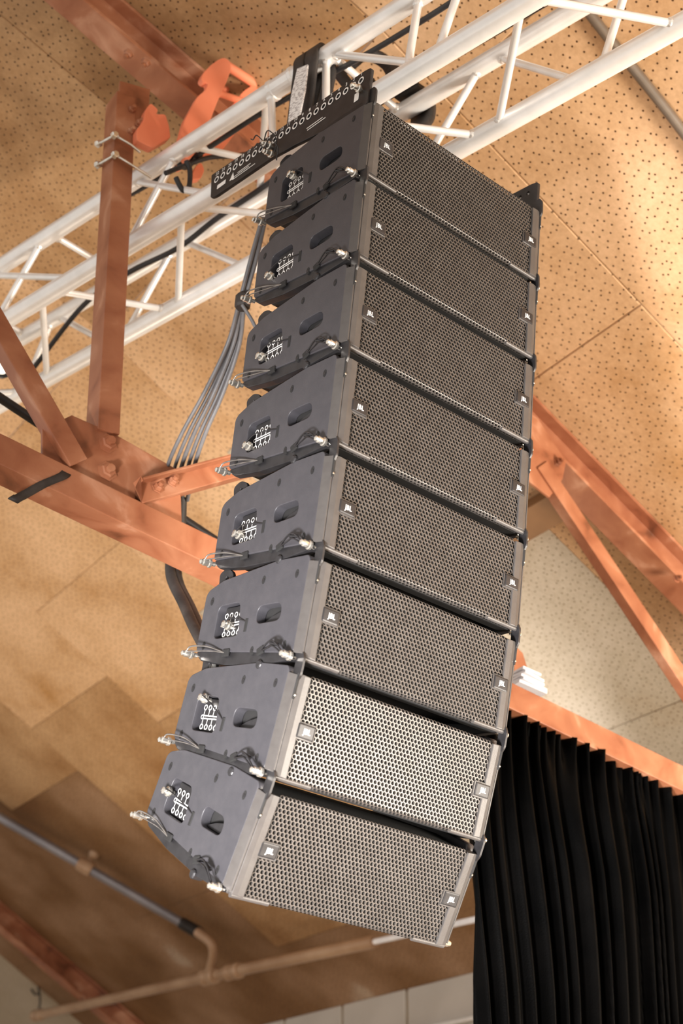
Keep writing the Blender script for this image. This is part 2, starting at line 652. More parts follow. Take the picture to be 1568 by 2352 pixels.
def roof_truss(y, label, full=True):
    t = empty('roof_truss', label, 'roof truss')
    hb = 0.165
    a = V((KINK.x, y + .0675, KINK.z))
    L = MB()
    for side_, tdir, n, ln in ((-1, TL * -1, NL, 3.9), (1, TR, NR, LR - 0.15)):
        m = MB()
        st = a - n * (hb + 0.006)
        m.profile(ibeam(hb, 0.135, 0.014, 0.016), st - tdir * 0.03, st + tdir * ln, YV, n)
        link('top_chord', bevel_mesh(m.mesh('top_chord', M['rust']), .0035, 2, 60), t)
    if not full:
        rebase(t, a - V((0, 0, 0.2)))
        return t
    # bottom chord: angle iron, vertical leg in front and horizontal leg behind
    b0, b1 = V((-4.0, y - 0.072, -0.011)), V((3.75, y - 0.072, -1.498))
    upv = V((0.192, 0, 1)).normalized()
    m = MB()
    m.profile([(0, 0), (0, -0.105), (0.115, -0.105), (0.115, -0.092), (0.014, -0.092), (0.014, 0)], b0, b1, YV, upv)
    link('bottom_chord', bevel_mesh(m.mesh('bottom_chord', M['rust']), .0035, 2, 60), t)
    m = MB()
    m.profile([(0.018, -0.01), (0.018, -0.088), (0.03, -0.088), (0.03, -0.01)], b0, b1, YV, upv)
    link('bottom_chord', bevel_mesh(m.mesh('bottom_chord', M['rust']), .0035, 2, 60), t)
    yp = y - 0.06
    # gusset plates
    for pts, yq in (([(97, 985), (165, 953), (266, 998), (404, 1076), (416, 1143), (418, 1215), (330, 1185), (150, 1090), (97, 1052)], y - 0.045),
                    ([(276, 185), (345, 205), (338, 300), (300, 330), (268, 300)], y - 0.055),
                    ([(1100, 880), (1235, 960), (1300, 1060), (1292, 1100), (1262, 1142), (1215, 1105), (1100, 1000)], y - 0.05)):
        m = MB()
        m.prism([onY(px, py, yq) for px, py in pts], (0, 0.014, 0))
        link('gusset_plate', bevel_mesh(m.mesh('gusset_plate', M['rust']), .0035, 2, 60), t)
    # vertical: angle iron, one leg facing the hall and one going back
    top, bot = onY(288, 215, y - 0.06), onY(246, 990, y - 0.06)
    d = (bot - top).normalized()
    sx = V((1, 0, 0)) - d * d.x
    sx.normalize()
    m = MB()
    m.profile([(-0.034, 0), (0.046, 0), (0.046, 0.012), (-0.022, 0.012), (-0.022, 0.10), (-0.034, 0.10)], top, bot, sx, YV)
    link('vertical_post', bevel_mesh(m.mesh('vertical_post', M['rust']), .0035, 2, 60), t)
    # left diagonal
    p0, p1 = onY(-60, 640, y - 0.09), onY(182, 1062, y - 0.075)
    d = (p1 - p0).normalized()
    sd = d.cross(YV).normalized()
    m = MB()
    m.profile([(-0.036, 0), (0.036, 0), (0.036, 0.012), (-0.024, 0.012), (-0.024, 0.06), (-0.036, 0.06)], p0, p1, sd, YV)
    link('diagonal_brace', bevel_mesh(m.mesh('diagonal_brace', M['rust']), .0035, 2, 60), t)
    # right-rising strut (channel)
    p0, p1 = onY(318, 1133, y - 0.075), onY(1100, 922, y - 0.06)
    d = (p1 - p0).normalized()
    sd = d.cross(YV).normalized()
    m = MB()
    m.profile([(-0.036, 0.0), (-0.036, 0.055), (-0.026, 0.055), (-0.026, 0.01), (0.026, 0.01), (0.026, -0.05), (0.036, -0.05), (0.036, 0.0)], p0, p1, sd, YV)
    link('diagonal_brace', bevel_mesh(m.mesh('diagonal_brace', M['rust']), .0035, 2, 60), t)
    # right falling strap
    p0, p1 = onY(1246, 1066, y - 0.06), onY(1700, 1750, y - 0.06)
    d = (p1 - p0).normalized()
    sd = d.cross(YV).normalized()
    m = MB()
    m.profile([(-0.037, 0), (0.037, 0), (0.037, 0.012), (-0.025, 0.012), (-0.025, 0.05), (-0.037, 0.05)], p0, p1, sd, YV)
    link('diagonal_brace', bevel_mesh(m.mesh('diagonal_brace', M['rust']), .0035, 2, 60), t)
    for px, py in ((247, 1019), (246, 1083)):
        bolt(t, onY(px, py, y - 0.045), (0, -1, 0))
    bolt(t, onY(396, 1108, y - 0.075), (0, -1, 0.3), 0.016)
    bolt(t, onY(362, 1122, y - 0.075), (0, -1, 0.3), 0.016)
    for px, py in ((300, 255), (318, 285), (298, 305)):
        bolt(t, onY(px, py, y - 0.055), (0, -1, 0), 0.014)
    for px, py in ((336, 142), (296, 122)):
        p = onY(px, py, y - 0.05)
        bolt(t, p, NL * -1, 0.016)
    bolt(t, onY(1280, 1062, y - 0.05), (0, -1, 0), 0.016)
    bolt(t, onY(1552, 1330, y - 0.02), (0, -1, 0), 0.014)
    rebase(t, (b0 + b1) / 2)
    return t


roof_truss(Y0, 'rust red steel roof truss with riveted gusset plate, carrying the black curtain')
roof_truss(9.3, 'far rust red roof rafter at the lower left, beyond the hanging wire', False)


# ================================================================== aluminium truss
TD = V((-0.26657916, 0.96381303, 0))
E1 = V((TD.y, -TD.x, 0))
O0 = V((-0.1003, 0.3285, 0.4233))
CH = {'B': O0, 'A': O0 + V((0, 0, .309)), 'D': O0 + E1 * .381, 'C': O0 + E1 * .381 + V((0, 0, .309))}


def chord_at(k, px):
    lo, hi = -2.6, 9.0
    f = lambda s: project(CH[k] + TD * s)[0] - px
    for _ in range(50):
        mid = (lo + hi) / 2
        if f(mid) > 0:
            lo = mid
        else:
            hi = mid
    return CH[k] + TD * lo


al = empty('box_truss', 'silver aluminium box truss with four tubes and zigzag braces', 'truss')
for k in 'ABCD':
    m = MB()
    m.tube([CH[k] + TD * -1.9, CH[k] + TD * 5.2], 0.036 if k in 'BD' else 0.0345, 20)
    m.build('truss_chord', M['alu'], al)
links = {'AB': [(-28, 172), (99, -18), (408, 292), (306, 486), (622, 628), (758, 977), (749, 748), (963, 933), (1074, 1000), (-180, 40), (1180, 1230), (1420, 1235)],
         'AC': [(118, 285), (433, 695), (758, 921), (612, 596), (-100, 60)],
         'BD': [(417, 409), (125, 390), (97, 108), (440, 760), (1198, 1143), (775, 1106), (1225, 1562), (-280, 55), (620, 950)],
         'CD': [(397, 287), (120, 52), (134, 250), (424, 565), (1105, 964), (1140, 1330), (1446, 1380), (700, 880)]}
for pr, lst in links.items():
    for xa, xb in lst:
        p, q = chord_at(pr[0], xa), chord_at(pr[1], xb)
        d = (q - p).normalized()
        m = MB()
        m.tube([p + d * 0.025, q - d * 0.025], 0.0135, 12)
        br = m.build('truss_brace', M['alu'], al)
        for e, dd in ((p + d * 0.033, d), (q - d * 0.033, d * -1)):
            wm = MB()
            wm.lathe(e, dd, [(0.019, -0.004), (0.0185, 0.005), (0.0145, 0.011)], 12)
            wm.build('weld_bead', M['weld'], br)
# coupler sleeve on the upper near tube
c = chord_at('A', 652)
m = MB()
m.lathe(c - TD * 0.06, TD, [(0.034, 0), (0.039, 0.004), (0.039, 0.016), (0.0355, 0.02), (0.0355, 0.10), (0.039, 0.104), (0.039, 0.118), (0.034, 0.122)], 20)
m.build('coupler_sleeve', M['alu'], al)
m = MB()
m.tube([c + V((0, 0, 0.03)), c + V((0, 0, 0.062))], 0.010, 10)
m.build('coupler_pin', M['chrome'], al)
rebase(al, O0 + E1 * .19)

MID = O0 + E1 * .19


def on_truss(px, py, off):
    """point on the upright plane that runs along the truss, off metres from its middle"""
    return on(px, py, E1, E1.dot(MID) + off)


def cable(name, pts, r, mat, label, cat='cable', group=None, n=8):
    m = MB()
    m.tube(smooth_path(pts, 8), r, n)
    return tag(m.build(name, M[mat]), label, cat, group)


cable('power_cable', [on_truss(x, y, 0.14) for x, y in ((60, 868), (92, 826), (192, 701), (294, 627), (408, 570), (500, 500), (604, 430), (740, 330), (868, 240), (1010, 150), (1184, 48), (1300, -20))],
      0.011, 'black_cable', 'black cable lying along the inside of the truss, lower of the two')
cable('power_cable', [on_truss(x, y, -0.13) for x, y in ((-30, 640), (37, 596), (94, 560), (220, 487), (330, 430), (470, 345), (600, 260), (760, 170), (877, 104), (1044, 0), (1090, -40))],
      0.010, 'black_cable', 'black cable along the truss, the one behind its upper near tube')


# ================================================================== line array
RW = Matrix(((0.99173584, -0.11770281, 0.05104964), (0.12223087, 0.98773052, -0.09720105), (-0.03898245, 0.10263761, 0.99395467)))
PIV = [(0, 0, 0), (0, 0, -0.275652), (0, -0.002293, -0.560265), (0, -0.004169, -0.844881), (0, -0.001324, -1.129489),
       (0, 0.009199, -1.413916), (0, 0.038571, -1.697019), (0, 0.101244, -1.974655)]
ANG = [0, -0.4616, -0.3775, 0.5726, 2.1189, 5.9232, 12.7207, 23.3991]

PL = {}
outline = rounded([(0.012, -0.022), (0.020, -0.010), (0.14, -0.006), (0.378, -0.028), (0.436, -0.048), (0.447, -0.062), (0.443, -0.217), (0.012, -0.262)], 0.012)
lock_hole = rounded([(0.375, -0.101), (0.279, -0.100), (0.262, -0.192), (0.372, -0.190)], 0.018)
grip_hole = rounded([(0.196, -0.122), (0.096, -0.124), (0.090, -0.170), (0.193, -0.170)], 0.026, 7)
PL['side_plate'] = plate_mesh('side_plate', outline, [lock_hole, grip_hole], 0.030, 0.0022, M['cab'])


def yz(me):
    """2-D plate (x, y, z) -> (thickness, depth, height)"""
    me.transform(Matrix(((0, 0, 1, 0), (1, 0, 0, 0), (0, 1, 0, 0), (0, 0, 0, 1))))
    return me


yz(PL['side_plate'])
b = MB()
bo = [(.012, -.030), (.14, -.022), (.378, -.040), (.436, -.062), (.436, -.212), (.40, -.226), (.012, -.262)]
b.prism([V((-.3275, u, q)) for u, q in bo], (.655, 0, 0))
b2 = MB()
b2.box((0, .0015, -.149), .618, .021, .236)
b2.box((0, .017, -.270), .655, .030, .018)
PL['foam_backing'] = b2.mesh('foam_backing', M['black'])
PL['cabinet_body'] = bevel_mesh(b.mesh('cabinet_body', M['black']), 0.004, 1)
# rear vents / amplifier ribs are on the body's back
b = MB()
fo = [(.443, -.216), (.012, -.2585), (.012, -.277), (.13, -.2805), (.30, -.266), (.418, -.243), (.436, -.230)]
b.prism([V((-.354, u, q)) for u, q in fo], (.024, 0, 0))
b.lathe((-.362, .144, -.279), (1, 0, 0), [(.008, 0), (.0125, .003), (.0125, .032)], 10)
PL['bottom_flange'] = bevel_mesh(b.mesh('bottom_flange', M['blackmetal']), 0.0025, 2)
b = MB()
b.prism([V((-.358, .013, -.026)), V((-.351, -.016, -.030)), V((-.3465, -.017, -.030)), V((-.3465, .013, -.026))], (0, 0, -.235))
PL['side_bevel'] = bevel_mesh(b.mesh('side_bevel', M['rail']), 0.0015, 2)
b = MB()
b.prism([V((-.345, .013, -.024)), V((-.345, -.017, -.026)), V((-.330, -.0205, -.027)), V((-.311, -.0205, -.028)), V((-.309, .013, -.028))], (0, 0, -.245))
PL['front_rail'] = bevel_mesh(b.mesh('front_rail', M['rail']), 0.002, 2)
b = MB()
b.box((-.3475, -.0175, -.057), .0075, .004, .064)
PL['link_slot'] = bevel_mesh(b.mesh('link_slot', M['black']), 0.0015, 1)
b = MB()
lk = rounded([(-.026, -.030), (-.014, -.052), (-.004, -.052), (.004, -.03), (.006, .010), (.018, .024), (-.014, .028), (-.024, .012)], .006, 3)
b.prism([V((-.350, u, q)) for u, q in lk], (.006, 0, 0))
PL['front_link'] = b.mesh('front_link', M['blackmetal'])
b = MB()
b.lathe((-.3475, -.0205, -.080), (0, -1, 0), [(.0028, 0), (.0028, .0012), (.0015, .002)], 8)
PL['link_rivet'] = b.mesh('link_rivet', M['chrome'])
b = MB()
b.tube([(-.343, -.010, -.274), (-.232, -.010, -.274)], .0068, 10)
b.tube([(-.343, .004, -.271), (-.240, .004, -.271)], .005, 8)
PL['corner_bar'] = b.mesh('corner_bar', M['rail'])
rl = rounded([(.352, -.07), (.352, -.035), (.372, .004), (.402, .016), (.432, .004), (.424, -.03), (.432, -.07)], .012, 4)
rs = rounded([(.379, -.048), (.379, -.020), (.391, -.006), (.399, -.010), (.396, -.048)], .006, 3)
PL['rear_link'] = yz(plate_mesh('rear_link', rl, [rs], 0.010, 0.001, M['blackmetal'], 1))


def pin_profile(b, base, ax):
    b.lathe(base, ax, [(.0065, 0), (.0065, .012), (.0125, .014), (.0125, .020), (.0095, .022), (.0095, .036), (.007, .038), (.007, .044), (.003, .046)], 12)


b = MB()
pin_profile(b, (-.345, .018, -.271), (-1, 0, 0))
PL['front_pin'] = b.mesh('front_pin', M['chrome'])
b = MB()
pin_profile(b, (-.352, .443, -.226), (-1, .12, -.1))
PL['rear_pin'] = b.mesh('rear_pin', M['chrome'])
b = MB()
b.tube(smooth_path([(-.388, .440, -.224), (-.386, .425, -.213), (-.372, .375, -.214), (-.364, .330, -.226), (-.362, .300, -.236)], 6), .0022, 6)
b.tube(smooth_path([(-.388, .440, -.226), (-.380, .405, -.226), (-.368, .350, -.228), (-.362, .300, -.236)], 6), .0016, 6)
PL['rear_lanyard'] = b.mesh('lanyard', M['wire'])
b = MB()
b.tube(smooth_path([(-.378, .026, -.266), (-.384, .060, -.238), (-.374, .100, -.232), (-.363, .140, -.244)], 6), .0022, 6)
b.tube(smooth_path([(-.378, .030, -.268), (-.378, .070, -.246), (-.370, .100, -.244), (-.363, .136, -.247)], 6), .0022, 6)
b.tube(smooth_path([(-.374, .055, -.243), (-.376, .085, -.236)], 3), .0045, 8)
PL['front_lanyard'] = b.mesh('lanyard', M['blackmetal'])
b = MB()
b.box((-.360, .297, -.236), .007, .030, .020)
PL['rear_anchor'] = bevel_mesh(b.mesh('lanyard_anchor', M['black']), .003, 2)
b = MB()
b.box((-.360, .1447, -.2455), .007, .026, .020, Matrix.Rotation(R(-20), 3, 'X'))
PL['front_anchor'] = bevel_mesh(b.mesh('lanyard_anchor', M['black']), .003, 2)
b = MB()
b.box((-.3582, .2334, -.168), .003, .011, .036)
PL['lock_anchor'] = bevel_mesh(b.mesh('lanyard_anchor', M['black']), .001, 1)
# recessed bolts: dark oval well, plated hexagon inside
b = MB()
ov = [(math.cos(2 * math.pi * j / 14) * .0072, math.sin(2 * math.pi * j / 14) * .0115) for j in range(14)]
b.prism([V((-.3585, u, q)) for u, q in ov], (.004, 0, 0))
b.cur = 1
b.lathe((-.3583, 0, -.001), (-1, 0, 0), [(.0050, 0), (.0050, .0010), (.0030, .0014)], 6)
PL['screw'] = b.mesh('screw', [M['black'], M['blackmetal']])
SCREWS = [(.4116, -.0823), (.1924, -.0524), (.0539, -.0553), (.0521, -.2387), (.4103, -.2047), (.1862, -.2400)]
b = MB()
b.prism([V((-.346, u, q)) for u, q in ((.356, -.104), (.281, -.104), (.264, -.190), (.350, -.188))], (.018, 0, 0))
PL['lock_plate'] = bevel_mesh(b.mesh('lock_plate', M['blackmetal']), .002, 1)
# printed angle chart in the lock recess
b = MB()


def ring(b, x, u, q, ro, ri, n=14):
    vs, fs = [], []
    for j in range(n):
        t = 2 * math.pi * j / n
        vs += [V((x, u + math.cos(t) * ro, q + math.sin(t) * ro)), V((x, u + math.cos(t) * ri, q + math.sin(t) * ri))]
    for j in range(n):
        k2 = (j + 1) % n
        fs.append((2 * j, 2 * j + 1, 2 * k2 + 1, 2 * k2))
    b.add(vs, fs)


xf = -.3462
for j in range(4):
    u = .347 - j * .0212
    ring(b, xf, u, -.1275, .0075, .0048)
    ring(b, xf, u - .002, -.1775, .0075, .0048)
    b.box((xf, u, -.1410), .0003, .0016, .013)
    b.box((xf, u - .001, -.1640), .0003, .0016, .013)
b.box((xf, .313, -.1490), .0003, .072, .0030)
b.box((xf, .313, -.1560), .0003, .072, .0030)
ring(b, xf, .352, -.1525, .0062, .0040)
PL['angle_chart'] = b.mesh('angle_chart', M['white'])
b = MB()
b.lathe((-.344, 0, 0), (-1, 0, 0), [(.006, 0), (.006, .012), (.013, .014), (.013, .021), (.009, .023), (.009, .034), (.004, .036)], 12)
b.tube([(-.372, -.014, .004), (-.372, .014, -.004)], .0035, 8)
PL['lock_pin'] = b.mesh('lock_pin', M['chrome'])
# grip pocket liner with sloped floor
b = MB()
b.prism([V((-.329, .190, -.168)), V((-.329, .094, -.168)), V((-.329, .094, -.135)), V((-.329, .150, -.150))], (-.012, 0, 0))
PL['grip_pad'] = b.mesh('grip_pad', M['blackmetal'])


# honeycomb grille with rolled top and bottom lips
def grille_mesh():
    b = MB()
    P_ = 0.0122
    rr = P_ * 0.866
    ncol, nrow = 50, 26
    Ro, Ri, dep = P_ / math.sqrt(3), P_ / math.sqrt(3) * 0.80, 0.0045
    wtop, wbot, ub = -.030, -.268, -.0165
    def bend(x, q, d):
        u = ub + d
        if q > wtop:
            e = q - wtop
            th = min(e / .016, 1.35)
            return V((x, u + .014 * (1 - math.cos(th)) * 1.0 + max(0, e - .0216), wtop + .012 * math.sin(th)))
        if q < wbot:
            e = wbot - q
            th = min(e / .016, 1.35)
            return V((x, u + .014 * (1 - math.cos(th)) + max(0, e - .0216), wbot - .010 * math.sin(th)))
        return V((x, u, q))
    hexo = [(math.sin(math.pi / 3 * j), math.cos(math.pi / 3 * j)) for j in range(6)]
    for r in range(nrow):
        q0 = wtop + .004 - r * rr
        for c_ in range(ncol):
            x0 = -.305 + P_ * (c_ + 0.5 + (0.5 if r % 2 else 0)) - .003
            if abs(x0) > .3065:
                continue
            vs = [bend(x0 + a * Ro, q0 + e * Ro, 0) for a, e in hexo]
            vs += [bend(x0 + a * Ri, q0 + e * Ri, 0) for a, e in hexo]
            vs += [bend(x0 + a * Ri, q0 + e * Ri, dep) for a, e in hexo]
            fs = []
            for j in range(6):
                k2 = (j + 1) % 6
                fs.append((j, k2, 6 + k2, 6 + j))
                fs.append((6 + j, 6 + k2, 12 + k2, 12 + j))
            b.add(vs, fs)
    return b.mesh('grille', M['grille'])


PL['grille'] = grille_mesh()
b = MB()
b.box((0, 0, 0), .052, .010, .036)
PL['badge'] = bevel_mesh(b.mesh('badge', M['blackmetal']), .004, 2)
b = MB()
for dx, dz, sx, sz in ((0, .0195, .058, .003), (0, -.0195, .058, .003), (-.0275, 0, .003, .036), (.0275, 0, .003, .036)):
    b.box((dx, .002, dz), sx, .009, sz)
PL['badge_rim'] = bevel_mesh(b.mesh('badge_rim', M['rail']), .001, 1)
lt = text_mesh('JBL', .0175, .0004, M['white'], .009)
lt.transform(Matrix.Rotation(R(90), 4, 'X'))
lt.transform(Matrix.Diagonal((0.92, 1, 1.15, 1)))
PL['lettering'] = lt

MIRROR = {}


def mirrored(key):
    if key not in MIRROR:
        me = PL[key].copy()
        me.transform(Matrix.Diagonal((-1, 1, 1, 1)))
        me.flip_normals()
        MIRROR[key] = me
    return MIRROR[key]


ORD = ['topmost black line array speaker, directly under the perforated rigging bars',
       'second line array speaker from the top of the hanging stack',
       'third line array speaker from the top of the hanging stack',
       'fourth line array speaker from the top, below the third black cabinet',
       'fifth line array speaker from the top, in the middle lower half of the stack',
       'sixth line array speaker from the top, third from the bottom of the stack',
       'second line array speaker from the bottom, tilted above the lowest one',
       'lowest line array speaker, the most tilted, facing down at the stack end']
LOCK = [(.318, -.118), (.362, -.180), (.352, -.172), (.354, -.176), (.336, -.168), (.308, -.162), (.338, -.108), (.372, -.140)]
for i in range(8):
    root = empty('line_array_speaker', ORD[i], 'speaker', group='speakers in the hanging line array')
    root.matrix_world = (RW @ Matrix.Rotation(R(ANG[i]), 3, 'X')).to_4x4()
    root.matrix_world.translation = RW @ V(PIV[i])
    mw = root.matrix_world.copy()
    mw.translation = RW @ V(PIV[i])
    root.matrix_world = mw
    link('cabinet_body', PL['cabinet_body'], root)
    link('grille', PL['grille'], root)
    link('foam_backing', PL['foam_backing'], root)
    for sgn in (-1, 1):
        get = (lambda k_: PL[k_]) if sgn < 0 else mirrored
        pl = link('side_plate', PL['side_plate'], root)
        pl.location = (.343 * sgn, 0, 0)
        for nm in ('bottom_flange', 'side_bevel', 'front_rail', 'link_slot', 'front_link', 'link_rivet', 'corner_bar'):
            link(nm, get(nm), root)
        rk = link('rear_link', PL['rear_link'], root)
        rk.location = (.335 * sgn, 0, 0)
        fp = link('front_pin', get('front_pin'), root)
        rp = link('rear_pin', get('rear_pin'), root)
        if sgn < 0:
            for p_, nm, an in ((fp, 'front_lanyard', 'front_anchor'), (rp, 'rear_lanyard', 'rear_anchor')):
                link('lanyard', PL[nm], p_)
                link('lanyard_anchor', PL[an], p_)
            ac = link('angle_chart', PL['angle_chart'], pl)
            ac.location = (.343, 0, 0)
            ac['kind'] = 'stuff'
            link('lock_plate', PL['lock_plate'], pl).location = (.343, 0, 0)
            link('grip_pad', PL['grip_pad'], pl).location = (.343, 0, 0)
            for u, q in SCREWS:
                link('screw', PL['screw'], pl).location = (.343, u, q)
            u, q = LOCK[i]
            lp = link('lock_pin', PL['lock_pin'], root)
            lp.location = (0, u, q)
            m = MB()
            dv = V((0, .236 - u, -.158 - q))
            m.tube(smooth_path([(-.374, 0, .006), V((-.376, 0, .012)) + dv * 0.35, V((-.364, 0, .006)) + dv * 0.75, V((-.358, 0, 0)) + dv], 6), .0017, 6)
            link('lanyard', m.mesh('lanyard', M['blackmetal']), lp)
            link('lanyard_anchor', PL['lock_anchor'], lp).location = (0, -u, -q)
        bd = link('badge', PL['badge'], root)
        bd.location = ((-.2895 if sgn < 0 else .305), -.0175, -.154)
        link('badge_rim', PL['badge_rim'], bd)
        lo = link('lettering', PL['lettering'], bd)
        lo.location = (0.002, -.0054, 0)
        lo.scale = (0.95, 1, 0.95)

# ---------------------------------------------------------------- rigging frame above the array
fr = empty('rigging_frame', 'black perforated rigging frame with white numbered holes above the top speaker', 'rigging frame')
fr.matrix_world = RW.to_4x4()
HOLES = [(0.757 - j * (0.757 - 0.040) / 21, 0.100 - j * (0.100 - 0.076) / 21) for j in range(22)]
bar_o = rounded([(0.0, -.030), (0.0, .100), (.030, .106), (.796, .139), (.778, .038), (.750, .031), (.46, .024), (.34, .008), (.20, -.018)], .006, 3)
bar_holes = [circle(u, q, .0072, 10) for u, q in HOLES]
bar = yz(plate_mesh('frame_bar', bar_o, bar_holes, .012, .001, M['blackmetal'], 1))
for sgn in (-1, 1):
    o = link('frame_bar', bar, fr)
    o.location = (.352 * sgn, 0, 0)
    m = MB()
    x = -.3592 if sgn < 0 else -.3448
    for j, (u, q) in enumerate(HOLES):
        ring(m, x, u, q, .0125, .0078)
    m.box((x, .722, .062), .0004, .046, .016)
    m.box((x, .620, .055), .0004, .095, .0025)
    m.box((x, .600, .047), .0004, .120, .0025)
    m.box((x, .600, .062), .0004, .070, .0025)
    m.box((x, .245, .038), .0004, .075, .003)
    m.box((x, .235, .029), .0004, .085, .003)
    m.box((x, .052, .022), .0004, .020, .030)
    m.add([V((x, .676, .050)), V((x, .650, .048)), V((x, .661, .078))], [(0, 1, 2)])
    hm = m.build('hole_markings', M['white'], o)
    hm.location = (.352, 0, 0)
    hm['kind'] = 'stuff'
    if sgn < 0:
        dm = []
        for j, (u, q) in enumerate(HOLES):
            tm = text_mesh(str(22 - j), .018, .0002, M['white'])
            tm.transform(Matrix(((0, 0, -1, x + .352), (-1, 0, 0, u), (0, 1, 0, q + .0240), (0, 0, 0, 1))))
            dm.append(tm)
        bm = bmesh.new()
        for tm in dm:
            bm.from_mesh(tm)
        me = bpy.data.meshes.new('hole_numbers')
        bm.to_mesh(me)
        bm.free()
        me.materials.append(M['white'])
        link('hole_numbers', me, o)['kind'] = 'stuff'
for u, q in ((.16, .05), (.30, .07)):
    m = MB()
    m.box((0, u, q), .70, .045, .030)
    link('cross_bar', bevel_mesh(m.mesh('cross_bar', M['blackmetal']), .003, 1), fr)
m = MB()
m.box((0, .30, .11), .10, .30, .05)
link('lifting_bar', bevel_mesh(m.mesh('lifting_bar', M['blackmetal']), .004, 1), fr)
for sgn in (-1, 1):
    for u, q in ((.035, .040), (.46, .070), (.445, .030)):
        m = MB()
        pin_profile(m, (.352 * sgn, u, q), (sgn, 0, -.15))
        pn = m.build('frame_pin', M['chrome'], fr)
        if sgn < 0 and u > .1:
            m = MB()
            m.tube(smooth_path([(-.39, u, q), (-.40, u + .03, q + .035), (-.385, u + .07, q + .05), (-.375, u + .1, q + .075)], 6), .002, 6)
            m.tube(smooth_path([(-.39, u, q), (-.40, u - .03, q + .02), (-.385, u - .06, q - .02), (-.37, u - .04, q - .05)], 6), .002, 6)
            m.build('lanyard', M['blackmetal'], pn)


# ================================================================== slings, hooks, clamps on the truss
def strap_loop(b, pts, width_dir, wd, th):
    """flat webbing along a path"""
    pts = smooth_path(pts, 6)
    wdv = V(width_dir).normalized()
    vs, fs = [], []
    k = len(pts)
    for i, p in enumerate(pts):
        t = (pts[min(i + 1, k - 1)] - pts[max(i - 1, 0)]).normalized()
        n = t.cross(wdv).normalized()
        for a, c_ in ((-1, -1), (1, -1), (1, 1), (-1, 1)):
            vs.append(p + wdv * (a * wd / 2) + n * (c_ * th / 2))
    for i in range(k - 1):
        for j in range(4):
            fs.append((i * 4 + j, i * 4 + (j + 1) % 4, i * 4 + 4 + (j + 1) % 4, i * 4 + 4 + j))
    fs += [(3, 2, 1, 0), (k * 4 - 4, k * 4 - 3, k * 4 - 2, k * 4 - 1)]
    b.add(vs, fs, True)


FRC = RW @ V((0, .30, .135))                 # top of the frame's lifting bar
cA, cC = chord_at('A', 722), chord_at('C', 905)
sl = empty('round_sling', 'black webbing sling with white printed tag over the near upper truss tube', 'sling')
for off, wd in ((-.028, .05), (.03, .045)):
    b = MB()
    q = cA + TD * off
    e = on_truss(700 - off * 400, 300, -0.18) + TD * off * 0.2
    strap_loop(b, [e - E1 * .030, q - E1 * .046 - V((0, 0, .06)), q - E1 * .043, q - E1 * .02 + V((0, 0, .042)), q + E1 * .025 + V((0, 0, .042)), q + E1 * .046, q + E1 * .04 - V((0, 0, .08)), e + E1 * .03], TD, wd, .014)
    b.build('webbing', M['strap'], sl)
b = MB()
pts = [on_truss(x, y, -0.275) for x, y in ((682, 158), (706, 148), (700, 205), (688, 262), (661, 282), (668, 220))]
b.prism(pts, E1 * .006)
tg = b.build('printed_tag', M['tag'], sl, 'white printed tag')
rebase(sl, cA)
sl = empty('round_sling', 'black webbing sling around the far tubes of the truss, behind the rigging frame', 'sling')
for pth, wd, tt in (([(800, 160, 0.03), (845, 128, 0.14), (893, 150, 0.19), (905, 190, 0.14), (862, 205, 0.06), (800, 240, 0.0)], .06, .02),
                    ([(770, 158, 0.0), (812, 205, 0.02), (850, 190, 0.1)], .045, .016),
                    ([(930, 205, 0.15), (968, 238, 0.24), (966, 290, 0.22), (925, 320, 0.12)], .10, .02),
                    ([(845, 170, 0.1), (800, 205, 0.05), (765, 240, 0.0)], .03, .012)):
    b = MB()
    strap_loop(b, [on_truss(x, y, o_) for x, y, o_ in pth], TD, wd, tt)
    b.build('webbing', M['strap'], sl)
rebase(sl, cC)

# orange beam clamp gripping the roof truss's top chord
bc = empty('beam_clamp', 'bright orange steel beam clamp hooked over the rust red top chord', 'clamp')


def clampplate(pts, y, th, nm):
    m = MB()
    pp = rounded(pts, 6, 3)
    m.prism([onY(px, py, y) for px, py in pp], (0, th, 0))
    return link(nm, bevel_mesh(m.mesh(nm, M['orange']), .003, 2, 50), bc)


clampplate([(461, 181), (466, 168), (485, 148), (505, 134), (517, 132), (529, 141), (531, 160), (520, 190), (500, 232), (480, 285), (466, 332), (430, 372), (408, 332), (424, 275), (440, 246), (453, 222), (474, 204), (478, 191), (467, 189)], Y0 - .17, .03, 'clamp_arm')
clampplate([(588, 190), (602, 202), (566, 262), (545, 300), (505, 352), (488, 360), (464, 357), (480, 335), (505, 295), (530, 245), (560, 208)], Y0 - .10, .03, 'clamp_arm')
for pa, pb, rr_ in (((520, 150), (596, 200), .019), ((500, 214), (572, 238), .014)):
    m = MB()
    m.tube([onY(pa[0], pa[1], Y0 - .15), onY(pb[0], pb[1], Y0 - .09)], rr_, 12)
    m.build('clamp_bar', M['orange'], bc)
clampplate([(346, 236), (364, 252), (358, 262), (380, 262), (388, 288), (392, 316), (350, 340), (314, 322), (314, 296), (330, 278), (333, 254)], Y0 - .10, .035, 'clamp_jaw')
clampplate([(462, 372), (470, 390), (462, 410), (442, 412), (440, 402), (450, 380)], Y0 - .06, .03, 'clamp_jaw')
clampplate([(424, 350), (436, 358), (432, 376), (414, 388), (404, 380), (416, 366)], Y0 - .09, .03, 'clamp_jaw')
m = MB()
m.tube([onY(498, 212, Y0 - .14), onY(520, 205, Y0 + .02)], .014, 10)
m.build('clamp_spindle', M['orange'], bc)
rebase(bc, onY(450, 330, Y0 - .1))
hk = empty('hoist_hook', 'black hoist hook and swivel hanging under the orange clamp', 'hook')
m = MB()
hc = onY(442, 352, Y0 - .12)
m.ball(hc, .042, 12, 8, (1, .8, 1.1))
